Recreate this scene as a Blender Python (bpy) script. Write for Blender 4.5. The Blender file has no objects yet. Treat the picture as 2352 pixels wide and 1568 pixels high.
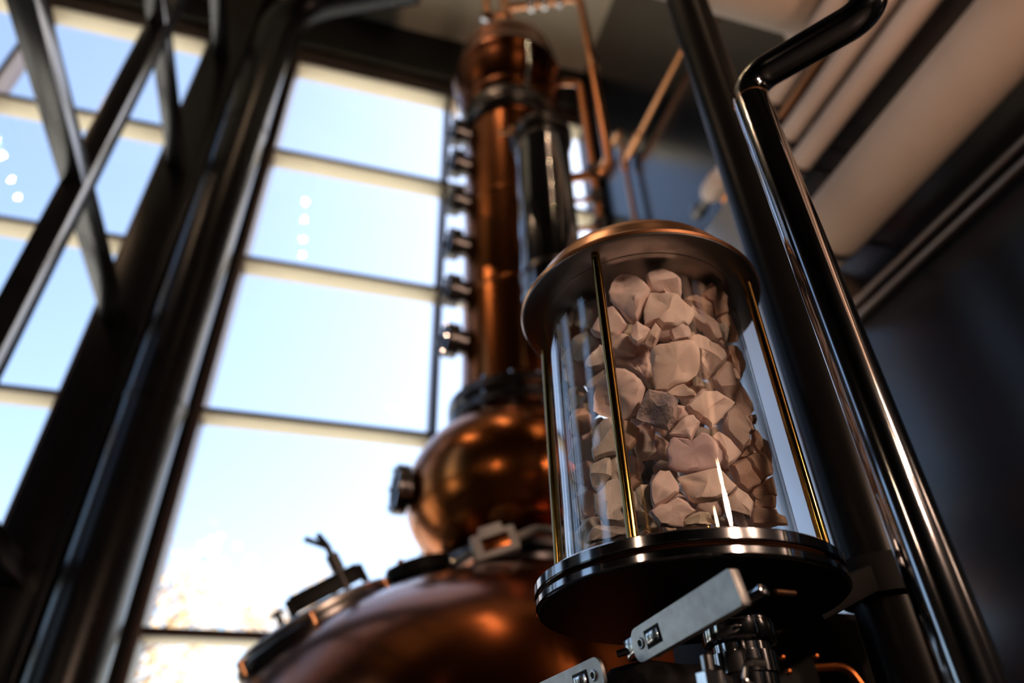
import bpy, bmesh, math, random
from mathutils import Vector, Matrix
R = math.radians
random.seed(7)
SC = bpy.context.scene
COL = SC.collection

# ------------------------------------------------------------------ camera
CAM_Z = 1.25
YAW, PITCH, ROLL = R(16.9), R(36.5), R(-1.82)
cd = bpy.data.cameras.new('camera'); cam = bpy.data.objects.new('camera', cd); COL.objects.link(cam)
fw = Vector((math.sin(YAW)*math.cos(PITCH), math.cos(YAW)*math.cos(PITCH), math.sin(PITCH)))
rt0 = Vector((math.cos(YAW), -math.sin(YAW), 0)); up0 = rt0.cross(fw)
rt = rt0*math.cos(ROLL) + up0*math.sin(ROLL); up = up0*math.cos(ROLL) - rt0*math.sin(ROLL)
m = Matrix.Identity(4)
for i in range(3):
    m[i][0] = rt[i]; m[i][1] = up[i]; m[i][2] = -fw[i]
m.translation = (0, 0, CAM_Z)
cam.matrix_world = m
cd.sensor_width = 36; cd.lens = 24.49; cd.clip_start = 0.02; cd.clip_end = 500
cd.dof.use_dof = True; cd.dof.focus_distance = 0.69; cd.dof.aperture_fstop = 2.3; cd.dof.aperture_blades = 9
SC.camera = cam

# ------------------------------------------------------------------ sky, sun, exposure
SC.view_settings.view_transform = 'Standard'; SC.view_settings.look = 'None'
SC.view_settings.gamma = 1; SC.view_settings.use_curve_mapping = False
SC.view_settings.exposure = 0.0
wd = bpy.data.worlds.new('sky'); SC.world = wd; wd.use_nodes = True
nt = wd.node_tree; nt.nodes.clear()
sky = nt.nodes.new('ShaderNodeTexSky'); sky.sky_type = 'NISHITA'; sky.sun_disc = False
sky.sun_elevation = R(42); sky.sun_rotation = R(75); sky.air_density = 1.0; sky.dust_density = 3.2; sky.ozone_density = 1.0
bg = nt.nodes.new('ShaderNodeBackground'); wo = nt.nodes.new('ShaderNodeOutputWorld')
bg.inputs['Strength'].default_value = 0.53
nt.links.new(sky.outputs[0], bg.inputs[0]); nt.links.new(bg.outputs[0], wo.inputs[0])
sd = bpy.data.lights.new('sun', 'SUN'); sd.energy = 15.0; sd.angle = R(0.6); sd.color = (1, .95, .87)
so = bpy.data.objects.new('sun', sd); COL.objects.link(so)
so.rotation_euler = Vector((-.62, .10, -.78)).to_track_quat('-Z', 'Y').to_euler()
SC.cycles.use_denoising = True
SC.cycles.max_bounces = 9; SC.cycles.diffuse_bounces = 4; SC.cycles.glossy_bounces = 5
SC.cycles.transparent_max_bounces = 24; SC.cycles.sample_clamp_indirect = 6
SC.cycles.caustics_reflective = False; SC.cycles.caustics_refractive = False

# ------------------------------------------------------------------ materials
def mat(name, col, rough=.5, metal=0, noise=None, bump=None, sss=0, spec=.5, coat=0, aniso=0):
    """procedural surface: colour broken up by noise, optional fine relief"""
    mt = bpy.data.materials.new(name); mt.use_nodes = True
    n = mt.node_tree.nodes; l = mt.node_tree.links
    p = n['Principled BSDF']
    p.inputs['Base Color'].default_value = (*col, 1); p.inputs['Roughness'].default_value = rough
    p.inputs['Metallic'].default_value = metal; p.inputs['Specular IOR Level'].default_value = spec
    p.inputs['Coat Weight'].default_value = coat
    if aniso: p.inputs['Anisotropic'].default_value = aniso
    tc = n.new('ShaderNodeTexCoord')
    if noise:
        sc, amt, col2 = noise
        t = n.new('ShaderNodeTexNoise'); t.inputs['Scale'].default_value = sc; t.inputs['Detail'].default_value = 5
        r = n.new('ShaderNodeValToRGB'); r.color_ramp.elements[0].position = .5-amt/2; r.color_ramp.elements[1].position = .5+amt/2
        r.color_ramp.elements[0].color = (*col, 1); r.color_ramp.elements[1].color = (*col2, 1)
        l.new(tc.outputs['Object'], t.inputs['Vector']); l.new(t.outputs['Fac'], r.inputs['Fac']); l.new(r.outputs['Color'], p.inputs['Base Color'])
    if bump:
        sc, st, dist = bump
        t2 = n.new('ShaderNodeTexNoise'); t2.inputs['Scale'].default_value = sc; t2.inputs['Detail'].default_value = 6
        b = n.new('ShaderNodeBump'); b.inputs['Strength'].default_value = st; b.inputs['Distance'].default_value = dist
        l.new(tc.outputs['Object'], t2.inputs['Vector']); l.new(t2.outputs['Fac'], b.inputs['Height']); l.new(b.outputs['Normal'], p.inputs['Normal'])
    if sss:
        p.inputs['Subsurface Weight'].default_value = sss; p.inputs['Subsurface Radius'].default_value = (1, .5, .35)
        p.inputs['Subsurface Scale'].default_value = .004
    return mt

def glass_mat(name, tint=(1, 1, 1), f0=.04, rough=0.0):
    """thin clear sheet: straight-through light plus a Schlick mirror share (same from both sides)"""
    mt = bpy.data.materials.new(name); mt.use_nodes = True
    n = mt.node_tree.nodes; l = mt.node_tree.links; n.clear()
    o = n.new('ShaderNodeOutputMaterial'); mx = n.new('ShaderNodeMixShader')
    t = n.new('ShaderNodeBsdfTransparent'); g = n.new('ShaderNodeBsdfGlossy')
    t.inputs['Color'].default_value = (*tint, 1); g.inputs['Roughness'].default_value = rough
    ge = n.new('ShaderNodeNewGeometry'); d = n.new('ShaderNodeVectorMath'); d.operation = 'DOT_PRODUCT'
    l.new(ge.outputs['Incoming'], d.inputs[0]); l.new(ge.outputs['Normal'], d.inputs[1])
    def mth(op, a, b=None):
        k = n.new('ShaderNodeMath'); k.operation = op
        for i, v in enumerate((a, b)):
            if v is None: continue
            if isinstance(v, (int, float)): k.inputs[i].default_value = v
            else: l.new(v, k.inputs[i])
        return k.outputs[0]
    c = mth('SUBTRACT', 1.0, mth('ABSOLUTE', d.outputs['Value']))
    f = mth('ADD', mth('MULTIPLY', mth('POWER', c, 5.0), 1-f0), f0)
    l.new(f, mx.inputs[0]); l.new(t.outputs[0], mx.inputs[1]); l.new(g.outputs[0], mx.inputs[2]); l.new(mx.outputs[0], o.inputs[0])
    return mt

def emit_mat(name, col, s):
    mt = bpy.data.materials.new(name); mt.use_nodes = True
    n = mt.node_tree.nodes; l = mt.node_tree.links; n.clear()
    o = n.new('ShaderNodeOutputMaterial'); e = n.new('ShaderNodeEmission')
    e.inputs['Color'].default_value = (*col, 1); e.inputs['Strength'].default_value = s
    l.new(e.outputs[0], o.inputs[0]); return mt

M = dict(
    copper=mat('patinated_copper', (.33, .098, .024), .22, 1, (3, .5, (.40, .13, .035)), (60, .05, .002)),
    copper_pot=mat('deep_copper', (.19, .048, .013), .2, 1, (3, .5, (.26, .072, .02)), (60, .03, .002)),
    underside=mat('flat_black', (.006, .006, .006), .6, 0, (30, .5, (.01, .009, .009)), None, 0, .08),
    copper_dark=mat('dark_patina_copper', (.20, .055, .016), .26, 1, (3, .5, (.26, .08, .022))),
    copper_bright=mat('bright_copper', (.80, .40, .20), .27, 1, (8, .5, (.84, .44, .23))),
    copper_pipe=mat('copper_pipe', (.62, .27, .12), .28, 1, (12, .5, (.70, .31, .14))),
    bronze=mat('brass_rod', (.34, .21, .055), .12, 1, (40, .5, (.38, .24, .065))),
    steel=mat('stainless_steel', (.52, .52, .53), .14, 1, (25, .5, (.58, .58, .59))),
    steel_polished=mat('polished_dark_steel', (.27, .27, .28), .10, 1, (25, .5, (.31, .31, .32))),
    steel_satin=mat('satin_steel', (.40, .37, .35), .3, 1, (30, .5, (.44, .41, .38))),
    steel_dark=mat('dark_steel', (.11, .105, .105), .28, 1, (20, .5, (.14, .13, .13))),
    plate=mat('stamped_steel', (.66, .66, .66), .40, 1, (90, .4, (.50, .50, .50)), (160, .15, .0006)),
    black=mat('black_paint', (.005, .005, .005), .5, 0, (6, .5, (.008, .007, .007)), None, 0, .15),
    black_rubber=mat('black_rubber', (.012, .012, .012), .6, 0, (30, .5, (.02, .02, .02))),
    pillar=mat('black_pillar_paint', (.005, .005, .006), .27, 0, (5, .5, (.008, .007, .007)), None, 0, .22),
    frame_steel=mat('black_frame_enamel', (.008, .008, .010), .2, 0, (10, .5, (.012, .012, .014)), None, 0, 1.0),
    pole=mat('black_pole_paint', (.004, .004, .004), .3, 0, (5, .5, (.007, .006, .006)), None, 0, .08),
    window_front=mat('bronze_window_frame', (.055, .030, .022), .4, 0, (9, .5, (.075, .04, .03))),
    window_cream=mat('cream_window_reveal', (.88, .78, .58), .6, 0, (5, .5, (.84, .74, .55))),
    wall_dark=mat('charcoal_wall', (.004, .0044, .0055), .45, 0, (2, .5, (.006, .0065, .008)), None, 0, .25),
    wall_right=mat('charcoal_blue_wall', (.005, .006, .008), .21, 0, (1.5, .5, (.007, .008, .010)), None, 0, .6),
    ceiling=mat('beige_ceiling', (.84, .76, .58), .8, 0, (2, .5, (.80, .72, .56))),
    floor=mat('concrete_floor', (.035, .033, .03), .5, 0, (1.5, .6, (.05, .046, .042)), (8, .1, .01)),
    duct=mat('beige_duct_wrap', (.74, .57, .45), .62, 0, (2.2, .7, (.62, .45, .34)), (20, .2, .004)),
    duct_pale=mat('pale_duct_paint', (.78, .61, .51), .5, 0, (3, .6, (.70, .53, .43))),
    panel=mat('satin_sheet_steel', (.90, .90, .90), .30, 1, (6, .6, (.82, .82, .83)), (40, .06, .001)),
    black_ceiling=mat('black_ceiling', (.012, .012, .012), .8, 0, (2, .5, (.018, .017, .016))),
    rubber_gasket=mat('copper_tinted_gasket', (.14, .05, .02), .3, 0, (20, .5, (.18, .07, .03))),  # copper reflection put into the gasket colour
    grey_plastic=mat('grey_plastic', (.42, .40, .38), .5, 0, (15, .5, (.36, .34, .33))),
    ground=mat('pale_paving', (.42, .40, .36), .9, 0, (.6, .6, (.36, .35, .31))),
    bark=mat('bark', (.25, .18, .13), .9, 0, (12, .6, (.18, .13, .1)), (30, .5, .01)),
    leaf=mat('autumn_leaves', (.75, .52, .25), .8, 0, (4, .6, (.66, .40, .17))),
    pane=glass_mat('window_glass', (.985, .995, .99), .03),
    jar=glass_mat('jar_glass', (.985, .99, .985), .08),
    lens=glass_mat('port_glass', (.85, .92, 1.0)),
    lamp=emit_mat('warm_lamp_glow', (1, .74, .46), 40),
)
ROCKM = dict(
    p=mat('rose_white_rock', (.80, .60, .56), .55, 0, (38, .6, (.86, .69, .64)), (1100, .5, .0005), .25),
    w=mat('cream_white_rock', (.86, .69, .62), .55, 0, (38, .6, (.78, .60, .53)), (1100, .5, .0005), .25),
    g=mat('cool_lit_grey_rock', (.76, .68, .63), .5, 0, (45, .6, (.60, .53, .49)), (800, .6, .0007), .25),  # cool window light put into the colour, mainly for left-hand rocks
    c=mat('yellowish_white_rock', (.80, .68, .56), .55, 0, (38, .6, (.64, .54, .42)), (1100, .5, .0005), .25),
    o=mat('warm_lit_tan_rock', (.74, .50, .40), .55, 0, (38, .6, (.64, .42, .31)), (1100, .5, .0005), .25),  # warm lamp light put into the colour, mainly for right-hand rocks
    v=mat('lilac_white_rock', (.78, .58, .58), .55, 0, (30, .6, (.70, .53, .55)), (1100, .5, .0005), .25),
    d=mat('pitted_violet_rock', (.66, .51, .46), .5, 0, (45, .35, (.28, .24, .28)), (320, .8, .0018), .2),
)

# ------------------------------------------------------------------ helpers
def tag(o, label=None, cat=None, group=None, kind=None):
    for k, v in (('label', label), ('category', cat), ('group', group), ('kind', kind)):
        if v: o[k] = v
    return o

def thing(name, label, cat, loc=(0, 0, 0), group=None, kind=None):
    o = bpy.data.objects.new(name, None); COL.objects.link(o); o.location = loc; o.empty_display_size = .05
    return tag(o, label, cat, group, kind)

def world_loc(o):
    v = Vector((0, 0, 0))
    while o: v += o.location; o = o.parent
    return v

class MB:
    """collects shapes given in room coordinates and links them as ONE mesh object"""
    def __init__(s): s.b = bmesh.new()
    def box(s, x0, x1, y0, y1, z0, z1, bev=0):
        r = bmesh.ops.create_cube(s.b, size=1)
        bmesh.ops.scale(s.b, vec=(x1-x0, y1-y0, z1-z0), verts=r['verts'])
        bmesh.ops.translate(s.b, vec=((x0+x1)/2, (y0+y1)/2, (z0+z1)/2), verts=r['verts'])
        if bev:
            es = list({e for v in r['verts'] for e in v.link_edges})
            bmesh.ops.bevel(s.b, geom=es, offset=bev, segments=2, affect='EDGES', profile=.5)
        return s
    def obox(s, c, ax, ay, az, lx, ly, lz, bev=0):
        """box centred on c along three unit axes"""
        r = bmesh.ops.create_cube(s.b, size=1); vs = r['verts']
        c, ax, ay, az = Vector(c), Vector(ax).normalized(), Vector(ay).normalized(), Vector(az).normalized()
        bmesh.ops.scale(s.b, vec=(lx, ly, lz), verts=vs)
        if bev:
            es = list({e for v in vs for e in v.link_edges})
            rr = bmesh.ops.bevel(s.b, geom=es, offset=bev, segments=2, affect='EDGES', profile=.5)
            vs = list({v for f in rr['faces'] for v in f.verts} | {v for v in vs if v.is_valid})
        for v in vs: v.co = c + ax*v.co.x + ay*v.co.y + az*v.co.z
        return s
    def ring(s, c, n, u, pts):
        w = n.cross(u); return [s.b.verts.new(c + u*a + w*b) for a, b in pts]
    def tube(s, path, r, seg=20, bend=0, cap=True, rads=None):
        """round tube along a path, corners rounded with radius bend"""
        P = [Vector(p) for p in path]
        if bend and len(P) > 2:
            Q = [P[0]]
            for i in range(1, len(P)-1):
                a = (P[i-1]-P[i]); b = (P[i+1]-P[i]); ang = a.angle(b)
                t = min(bend/math.tan(ang/2), a.length*.48, b.length*.48); a.normalize(); b.normalize()
                p0, p2 = P[i]+a*t, P[i]+b*t; rad = t*math.tan(ang/2)
                ce = P[i] + (a+b).normalized()*(rad/math.sin(ang/2))
                v0, v2 = p0-ce, p2-ce; tot = v0.angle(v2); axn = v0.cross(v2).normalized()
                N = 10
                for k in range(N+1): Q.append(ce + Matrix.Rotation(tot*k/N, 3, axn) @ v0)
            Q.append(P[-1]); P = Q
        d0 = (P[1]-P[0]).normalized(); u = d0.orthogonal().normalized(); prev = None; d = d0
        for i, p in enumerate(P):
            if i == 0: t = d0
            elif i == len(P)-1: t = (P[i]-P[i-1]).normalized()
            else: t = ((P[i]-P[i-1]).normalized() + (P[i+1]-P[i]).normalized()).normalized()
            q = d.rotation_difference(t); u = (q @ u).normalized(); u = (u - t*u.dot(t)).normalized(); d = t
            rr = rads[i] if rads else r
            ring = s.ring(p, t, u, [(rr*math.cos(2*math.pi*k/seg), rr*math.sin(2*math.pi*k/seg)) for k in range(seg)])
            if prev:
                for k in range(seg): s.b.faces.new((prev[k], prev[(k+1) % seg], ring[(k+1) % seg], ring[k])).smooth = True
            elif cap: s.b.faces.new(ring[::-1])
            prev = ring
        if cap: s.b.faces.new(prev)
        return s
    def lathe(s, base, prof, axis=(0, 0, 1), seg=64, closed=False):
        """profile of (radius, height) turned about an axis through base"""
        c, n = Vector(base), Vector(axis).normalized(); u = n.orthogonal().normalized()
        rings = []
        for r, h in prof:
            if r < 1e-6: rings.append([s.b.verts.new(c+n*h)])
            else: rings.append(s.ring(c+n*h, n, u, [(r*math.cos(2*math.pi*k/seg), r*math.sin(2*math.pi*k/seg)) for k in range(seg)]))
        pairs = list(zip(rings, rings[1:]))
        if closed: pairs.append((rings[-1], rings[0]))
        for a, b in pairs:
            for k in range(seg):
                k2 = (k+1) % seg
                if len(a) == 1 and len(b) == 1: continue
                if len(a) == 1: f = s.b.faces.new((a[0], b[k2], b[k]))
                elif len(b) == 1: f = s.b.faces.new((a[k], a[k2], b[0]))
                else: f = s.b.faces.new((a[k], a[k2], b[k2], b[k]))
                f.smooth = True
        return s
    def cyl(s, p0, p1, r, seg=32, bev=0):
        p0, p1 = Vector(p0), Vector(p1); h = (p1-p0).length
        b = bev or min(r, h)*.06
        return s.lathe(p0, [(0, 0), (r-b, 0), (r, b), (r, h-b), (r-b, h), (0, h)], p1-p0, seg)
    def build(s, name, m, parent=None, sharp=38):
        bmesh.ops.recalc_face_normals(s.b, faces=s.b.faces)
        me = bpy.data.meshes.new(name); o0 = world_loc(parent) if parent else Vector((0, 0, 0))
        if parent is None:
            xs = [v.co for v in s.b.verts]
            o0 = Vector(((min(v.x for v in xs)+max(v.x for v in xs))/2, (min(v.y for v in xs)+max(v.y for v in xs))/2, min(v.z for v in xs)))
        for v in s.b.verts: v.co -= o0
        s.b.to_mesh(me); s.b.free()
        try: me.set_sharp_from_angle(angle=R(sharp))
        except Exception: pass
        me.materials.append(m)
        o = bpy.data.objects.new(name, me); COL.objects.link(o)
        if parent: o.parent = parent
        else: o.location = o0
        return o

def copy_tree(o, parent=None):
    c = o.copy(); COL.objects.link(c); c.parent = parent
    for ch in list(o.children): copy_tree(ch, c)
    return c

# ------------------------------------------------------------------ room shell
WY, XR, CZ = 3.6, 1.927, 7.52
def shell(name, m, *boxes):
    b = MB()
    for q in boxes: b.box(*q)
    return tag(b.build(name, m), kind='structure')
LX = -4.6
shell('floor', M['floor'], (LX-.1, 2.05, -6.2, 3.85, -.1, 0))
shell('ceiling', M['ceiling'], (LX-.1, 2.05, 1.3, 3.85, CZ, CZ+.12))
shell('ceiling', M['black_ceiling'], (LX-.1, 2.05, -6.2, 1.3, CZ, CZ+.12))  # unseen rear part, made black so the copper pot reflects dark
shell('wall_right', M['wall_right'], (XR, XR+.12, -6.1, 3.85, 0, CZ))
LX = -4.6
shell('wall_left', M['wall_dark'], (LX-.12, LX, -6.1, 3.85, 6.77, CZ), (LX-.12, LX, -6.1, 3.85, 0, .95), (LX-.12, LX, -6.1, 1.15, .95, 6.77), (LX-.12, LX, 2.05, 3.85, .95, 6.77))
shell('wall_back', M['wall_dark'], (LX, XR, -6.2, -6.1, 0, CZ))
shell('wall_front', M['wall_dark'], (LX, XR, WY, WY+.2, 6.77, CZ), (LX, XR, WY, WY+.2, 0, .95),
      (-1.35, -.72, WY, WY+.2, .95, 6.77), (1.88, XR, WY, WY+.2, .95, 6.77), (LX, -3.83, WY, WY+.2, .95, 6.77))
shell('trim_1', M['steel_dark'], (-.70, XR, WY-.035, WY, 6.80, 6.85))
shell('trim_2', M['steel_dark'], (LX, -1.37, WY-.035, WY, 6.80, 6.85))
shell('ground', M['ground'], (-60, 60, 3.85, 75, -.35, -.25), (-60, LX-.12, -40, 3.85, -.35, -.25))

ZT = [(.95, 1.0), (2.085, 2.125), (3.238, 3.27), (4.37, 4.402), (5.45, 5.487), (6.60, 6.77)]
def window(name, edges, side=False):
    """curtain-wall window: jambs, mullions, deep transoms with cream reveals, one pane per opening"""
    w = bpy.data.objects.new(name, None); COL.objects.link(w); w.location = (edges[0], WY, .95) if not side else (LX, edges[0], .95); tag(w, kind='structure')
    def bx(a, b, d0, d1, z0, z1, bev=0):                     # along the wall, depth outward, height
        if side: return MB().box(LX-d1, LX-d0, a, b, z0, z1, bev)
        return MB().box(a, b, WY+d0, WY+d1, z0, z1, bev)
    for i, x in enumerate(edges):
        x0, x1 = (x, x+.04) if i == 0 else ((x-.04, x) if i == len(edges)-1 else (x-.02, x+.02))
        bx(x0, x1, -.02, .155, .95, 6.77, .004).build('jamb' if i in (0, len(edges)-1) else 'mullion', M['window_front'], w)
    for i in range(len(edges)-1):
        a = edges[i] + (.04 if i == 0 else .02); b = edges[i+1] - (.04 if i == len(edges)-2 else .02)
        for z0, z1 in ZT:
            t = bx(a, b, -.015, -.002, z0, z1, .003).build('transom', M['window_front'], w)
            bx(a, b, -.002, .15, z0+.001, z1-.001, .003).build('reveal', M['window_cream'], t)
        for (_, z0), (z1, _) in zip(ZT, ZT[1:]):
            bx(a-.006, b+.006, .022, .028, z0-.004, z1+.004).build('pane', M['pane'], w)
window('window_1', [-.72, .59, 1.88])
window('window_2', [-3.83, -2.54, -1.35])
window('window_3', [1.15, 2.05], True)

# ------------------------------------------------------------------ outside trees
def tree(x, y, h, label, seed):
    rnd = random.Random(seed)
    t = thing('autumn_tree', label, 'tree', (x, y, -.25), 'bare autumn trees outside')
    b = MB(); L = bmesh.new()
    b.tube([(x, y, -.25), (x+.1, y, h*.3), (x-.05, y, h*.62), (x+.05, y, h)], 0, 8, rads=[.16, .12, .08, .02])
    for k in range(26):
        z = h*(.25+.7*rnd.random()); a = rnd.random()*6.28; ln = h*.32*(1.1-z/h)+.5
        p1 = Vector((x+math.cos(a)*ln, y+math.sin(a)*ln, z+ln*.9)); pm = Vector((x, y, z)).lerp(p1, .5)+Vector((0, 0, -.1))
        b.tube([(x, y, z), pm, p1], 0, 5, rads=[.04, .025, .008])
        for j in range(60):
            q = pm.lerp(p1, rnd.random()*1.1) + Vector((rnd.gauss(0, .28), rnd.gauss(0, .28), rnd.gauss(0, .28)))
            u = Vector((rnd.gauss(0, 1), rnd.gauss(0, 1), rnd.gauss(0, 1))).normalized()*.06; v = u.orthogonal().normalized()*.045
            L.faces.new([L.verts.new(q-Vector((x, y, -.25))+w) for w in (u, v, -u, -v)])
    b.build('trunk', M['bark'], t)
    me = bpy.data.meshes.new('foliage'); L.to_mesh(me); L.free(); me.materials.append(M['leaf'])
    f = bpy.data.objects.new('foliage', me); COL.objects.link(f); f.parent = t; tag(f, kind='stuff')
tree(-2.6, 13.5, 5.6, 'orange-leaved tree outside the tall window nearest the black pillar', 1)
tree(-.3, 17.5, 6.4, 'taller orange-leaved tree outside behind the foot of the still', 2)
tree(-5.2, 18.5, 5.2, 'thin orange-leaved tree outside the window behind the steel frame', 3)

# ------------------------------------------------------------------ black pillar pipe, post, steel frame
t = thing('pillar_pipe', 'thick black round pipe rising beside the window and elbowing over at the ceiling', 'pipe', (-.835, 3.26, 0))
MB().tube([(-.835, 3.26, 0), (-.835, 3.26, 6.78), (.15, 2.80, 6.78)], .14, 40, bend=.42).build('pipe_body', M['pillar'], t)
for z in (1.0, 3.05, 5.2): MB().lathe((-.835, 3.26, z), [(.138, 0), (.146, .004), (.146, .026), (.138, .03)], seg=40, closed=True).build('coupling', M['pillar'], t)
MB().cyl((-.835, 3.26, 0), (-.835, 3.26, .02), .2, 40).build('base_plate', M['pillar'], t)
t = thing('steel_post', 'flat black steel post standing against the wall behind the square-tube frame', 'post', (-1.2, 3.5, 0))
MB().box(-1.35, -1.06, 3.52, 3.60, 0, CZ-.01, .006).build('web', M['pillar'], t)
MB().box(-1.085, -1.06, 3.42, 3.52, 0, CZ-.01, .004).build('flange', M['pillar'], t)

t = thing('pipe_rack', 'black square-tube steel frame with cross rails reaching to the window wall', 'frame', (-1.22, 2.5, 0))
S = .05
for y in (2.50, .55): MB().box(-1.18-2*S, -1.18, y-S, y+S, 0, CZ-.01, .006).build('upright', M['frame_steel'], t)
for z in (1.0, 2.30, 3.70, 5.02, 6.35): MB().box(-1.18-2*S, -1.182, .40, 3.52, z-S, z+S, .006).build('rail', M['frame_steel'], t)

# ------------------------------------------------------------------ lamps of the room
def track(x, ys, label, energy, zz=7.16):
    t = thing('track_light', label, 'light', (x, ys[0], CZ), 'warm track lights under the ceiling')
    MB().box(x-.02, x+.02, min(ys)-.2, max(ys)+.2, CZ-.04, CZ, .004).build('track', M['black'], t)
    for y in ys:
        h = MB().lathe((x, y, zz), [(.046, .004), (.052, 0), (.052, .15), (.03, .18), (0, .18)], seg=24).build('spot_head', M['black'], t)
        MB().cyl((x, y, zz+.18), (x, y, CZ-.03), .008, 10).build('stem', M['black'], h)
        MB().lathe((x, y, zz+.008), [(0, .004), (.012, .004), (.012, 0), (0, 0)], seg=20).build('bulb', M['lamp'], h)
        ld = bpy.data.lights.new('spot_beam', 'SPOT'); ld.energy = energy; ld.color = (1, .66, .40); ld.spot_size = R(130); ld.spot_blend = .6; ld.shadow_soft_size = .012
        lo = bpy.data.objects.new('spot_beam', ld); COL.objects.link(lo); lo.location = Vector((x, y, zz-.01)) - world_loc(t); lo.parent = t
track(-.62, [1.58, 1.30, .97, .70], 'track of four warm spot heads nearest the window wall', 9)
track(-3.62, [1.65, 1.45, 1.12, .87], 'track of four warm spot heads far off behind the steel frame', 14)
track(.9, [-2.6, -2.1, -1.6, -1.1], 'track of four warm spot heads behind the viewer over the glass jar', 9)

def pendant(x, y, z, label, energy):
    """pendant lamp: cord, canopy, brass cup and a bare warm bulb"""
    t = thing('pendant_lamp', label, 'light', (x, y, CZ), 'warm pendant lamps')
    MB().cyl((x, y, z+.14), (x, y, CZ), .004, 8, .0005).build('cord', M['black'], t)
    MB().cyl((x, y, CZ-.03), (x, y, CZ), .05, 20).build('canopy', M['black'], t)
    MB().lathe((x, y, z), [(.026, .03), (.030, .04), (.030, .12), (.012, .15), (0, .15)], seg=20).build('cup', M['bronze'], t)
    MB().lathe((x, y, z), [(0, -.075), (.025, -.068), (.045, -.045), (.050, -.015), (.042, .015), (.026, .04), (0, .04)], seg=24).build('bulb', M['lamp'], t)
    for dz in (-.16,):
        ld = bpy.data.lights.new('bulb_glow', 'POINT'); ld.energy = energy; ld.color = (1, .655, .47); ld.shadow_soft_size = .075
        lo = bpy.data.objects.new('bulb_glow', ld); COL.objects.link(lo); lo.location = Vector((x, y, z+dz))-world_loc(t); lo.parent = t
pendant(.75, -1.85, 2.40, 'pendant lamp behind the viewer in line with the glass jar', 105)
pendant(1.25, -1.55, 2.55, 'pendant lamp behind the viewer close to the dark wall', 90)
pendant(-1.75, -.75, 2.40, 'pendant lamp beside the viewer on the window side', 6)

# ------------------------------------------------------------------ copper still
SX, SY = .72, 2.29
still = thing('copper_still', 'tall copper still with a pot, a bulb and a column of portholes', 'still', (SX, SY, 0))
c0 = (SX, SY, 0)
def turned(name, prof, m, seg=72, parent=still, sharp=38): return MB().lathe(c0, prof, seg=seg).build(name, m, parent, sharp)
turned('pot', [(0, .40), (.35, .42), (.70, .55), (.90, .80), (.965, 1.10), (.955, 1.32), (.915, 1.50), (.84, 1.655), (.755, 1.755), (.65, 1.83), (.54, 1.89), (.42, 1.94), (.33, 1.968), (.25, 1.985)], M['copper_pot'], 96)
turned('foot_ring', [(.62, .44), (.70, .44), (.70, .02), (.76, 0), (.60, 0), (.62, .02)], M['steel_dark'])
turned('neck_collar', [(.24, 1.965), (.29, 1.972), (.295, 1.98), (.295, 2.005), (.27, 2.01), (.27, 2.02), (.295, 2.025), (.295, 2.05), (.285, 2.058), (.24, 2.06)], M['steel_dark'])
prof = []
for i in range(25):
    a = R(-53 + i*(53*2)/24); prof.append((.43*math.cos(a), 2.30+.335*math.sin(a)/math.sin(R(53))*.80))
bulb = turned('bulb', prof, M['copper'], 96)
fl = turned('ring_flange', [(.232, 2.565), (.280, 2.568), (.287, 2.575), (.287, 2.610), (.280, 2.616), (.262, 2.620), (.262, 2.632), (.280, 2.636), (.287, 2.642), (.287, 2.676), (.280, 2.682), (.245, 2.690), (.232, 2.69)], M['steel_dark'])
for k in range(16):
    a = k*2*math.pi/16; x, y = SX+.272*math.cos(a), SY+.272*math.sin(a)
    MB().cyl((x, y, 2.555), (x, y, 2.695), .010, 8).build('bolt', M['steel'], fl)
col = turned('column', [(.236, 2.68), (.236, 4.40)], M['copper'], 72)
for z in (3.02+.17, 3.75): turned('seam_band', [(.236, z), (.2385, z+.004), (.2385, z+.016), (.236, z+.02)], M['copper'])
turned('head_flange', [(.232, 4.37), (.255, 4.375), (.262, 4.385), (.262, 4.44), (.25, 4.45), (.262, 4.46), (.262, 4.525), (.255, 4.535), (.24, 4.54)], M['steel_dark'])
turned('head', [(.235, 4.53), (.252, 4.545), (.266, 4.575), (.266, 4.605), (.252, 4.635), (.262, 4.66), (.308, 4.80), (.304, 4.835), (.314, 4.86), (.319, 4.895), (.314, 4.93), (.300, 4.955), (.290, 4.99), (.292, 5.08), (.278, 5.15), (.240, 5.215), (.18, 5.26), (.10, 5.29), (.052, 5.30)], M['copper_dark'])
for a in (35, 155, 275):
    d = Vector((math.cos(R(a)), math.sin(R(a)), 0))
    MB().tube([Vector((SX, SY, 4.50))+d*.25, Vector((SX, SY, 4.62))+d*.315, Vector((SX, SY, 4.84))+d*.325], .012, 10, bend=.03).build('tie_rod', M['steel'], still)
top = turned('top_neck', [(.052, 5.28), (.052, 5.40), (.10, 5.405), (.105, 5.412), (.105, 5.435), (.07, 5.44), (.105, 5.445), (.105, 5.47), (.10, 5.475), (.05, 5.48), (.045, 5.52), (.06, 5.56), (.06, 5.64), (.045, 5.68), (.035, 5.80), (.035, 6.05), (0, 6.05)], M['copper_pipe'], 32)
for k in range(8):
    a = k*math.pi/4+.2; x, y = SX+.09*math.cos(a), SY+.09*math.sin(a)
    MB().cyl((x, y, 5.39), (x, y, 5.49), .011, 8).build('bolt', M['copper_bright'], top)
MB().tube([(SX-.02, SY-.03, 5.60), (SX-.13, SY-.02, 5.60), (SX-.13, SY-.02, 6.0)], .022, 14, bend=.03).build('relief_tube', M['copper_pipe'], top)
MB().cyl((SX-.17, SY-.03, 5.55), (SX-.09, SY-.01, 5.57), .028, 16).build('relief_cap', M['steel'], top)

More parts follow.
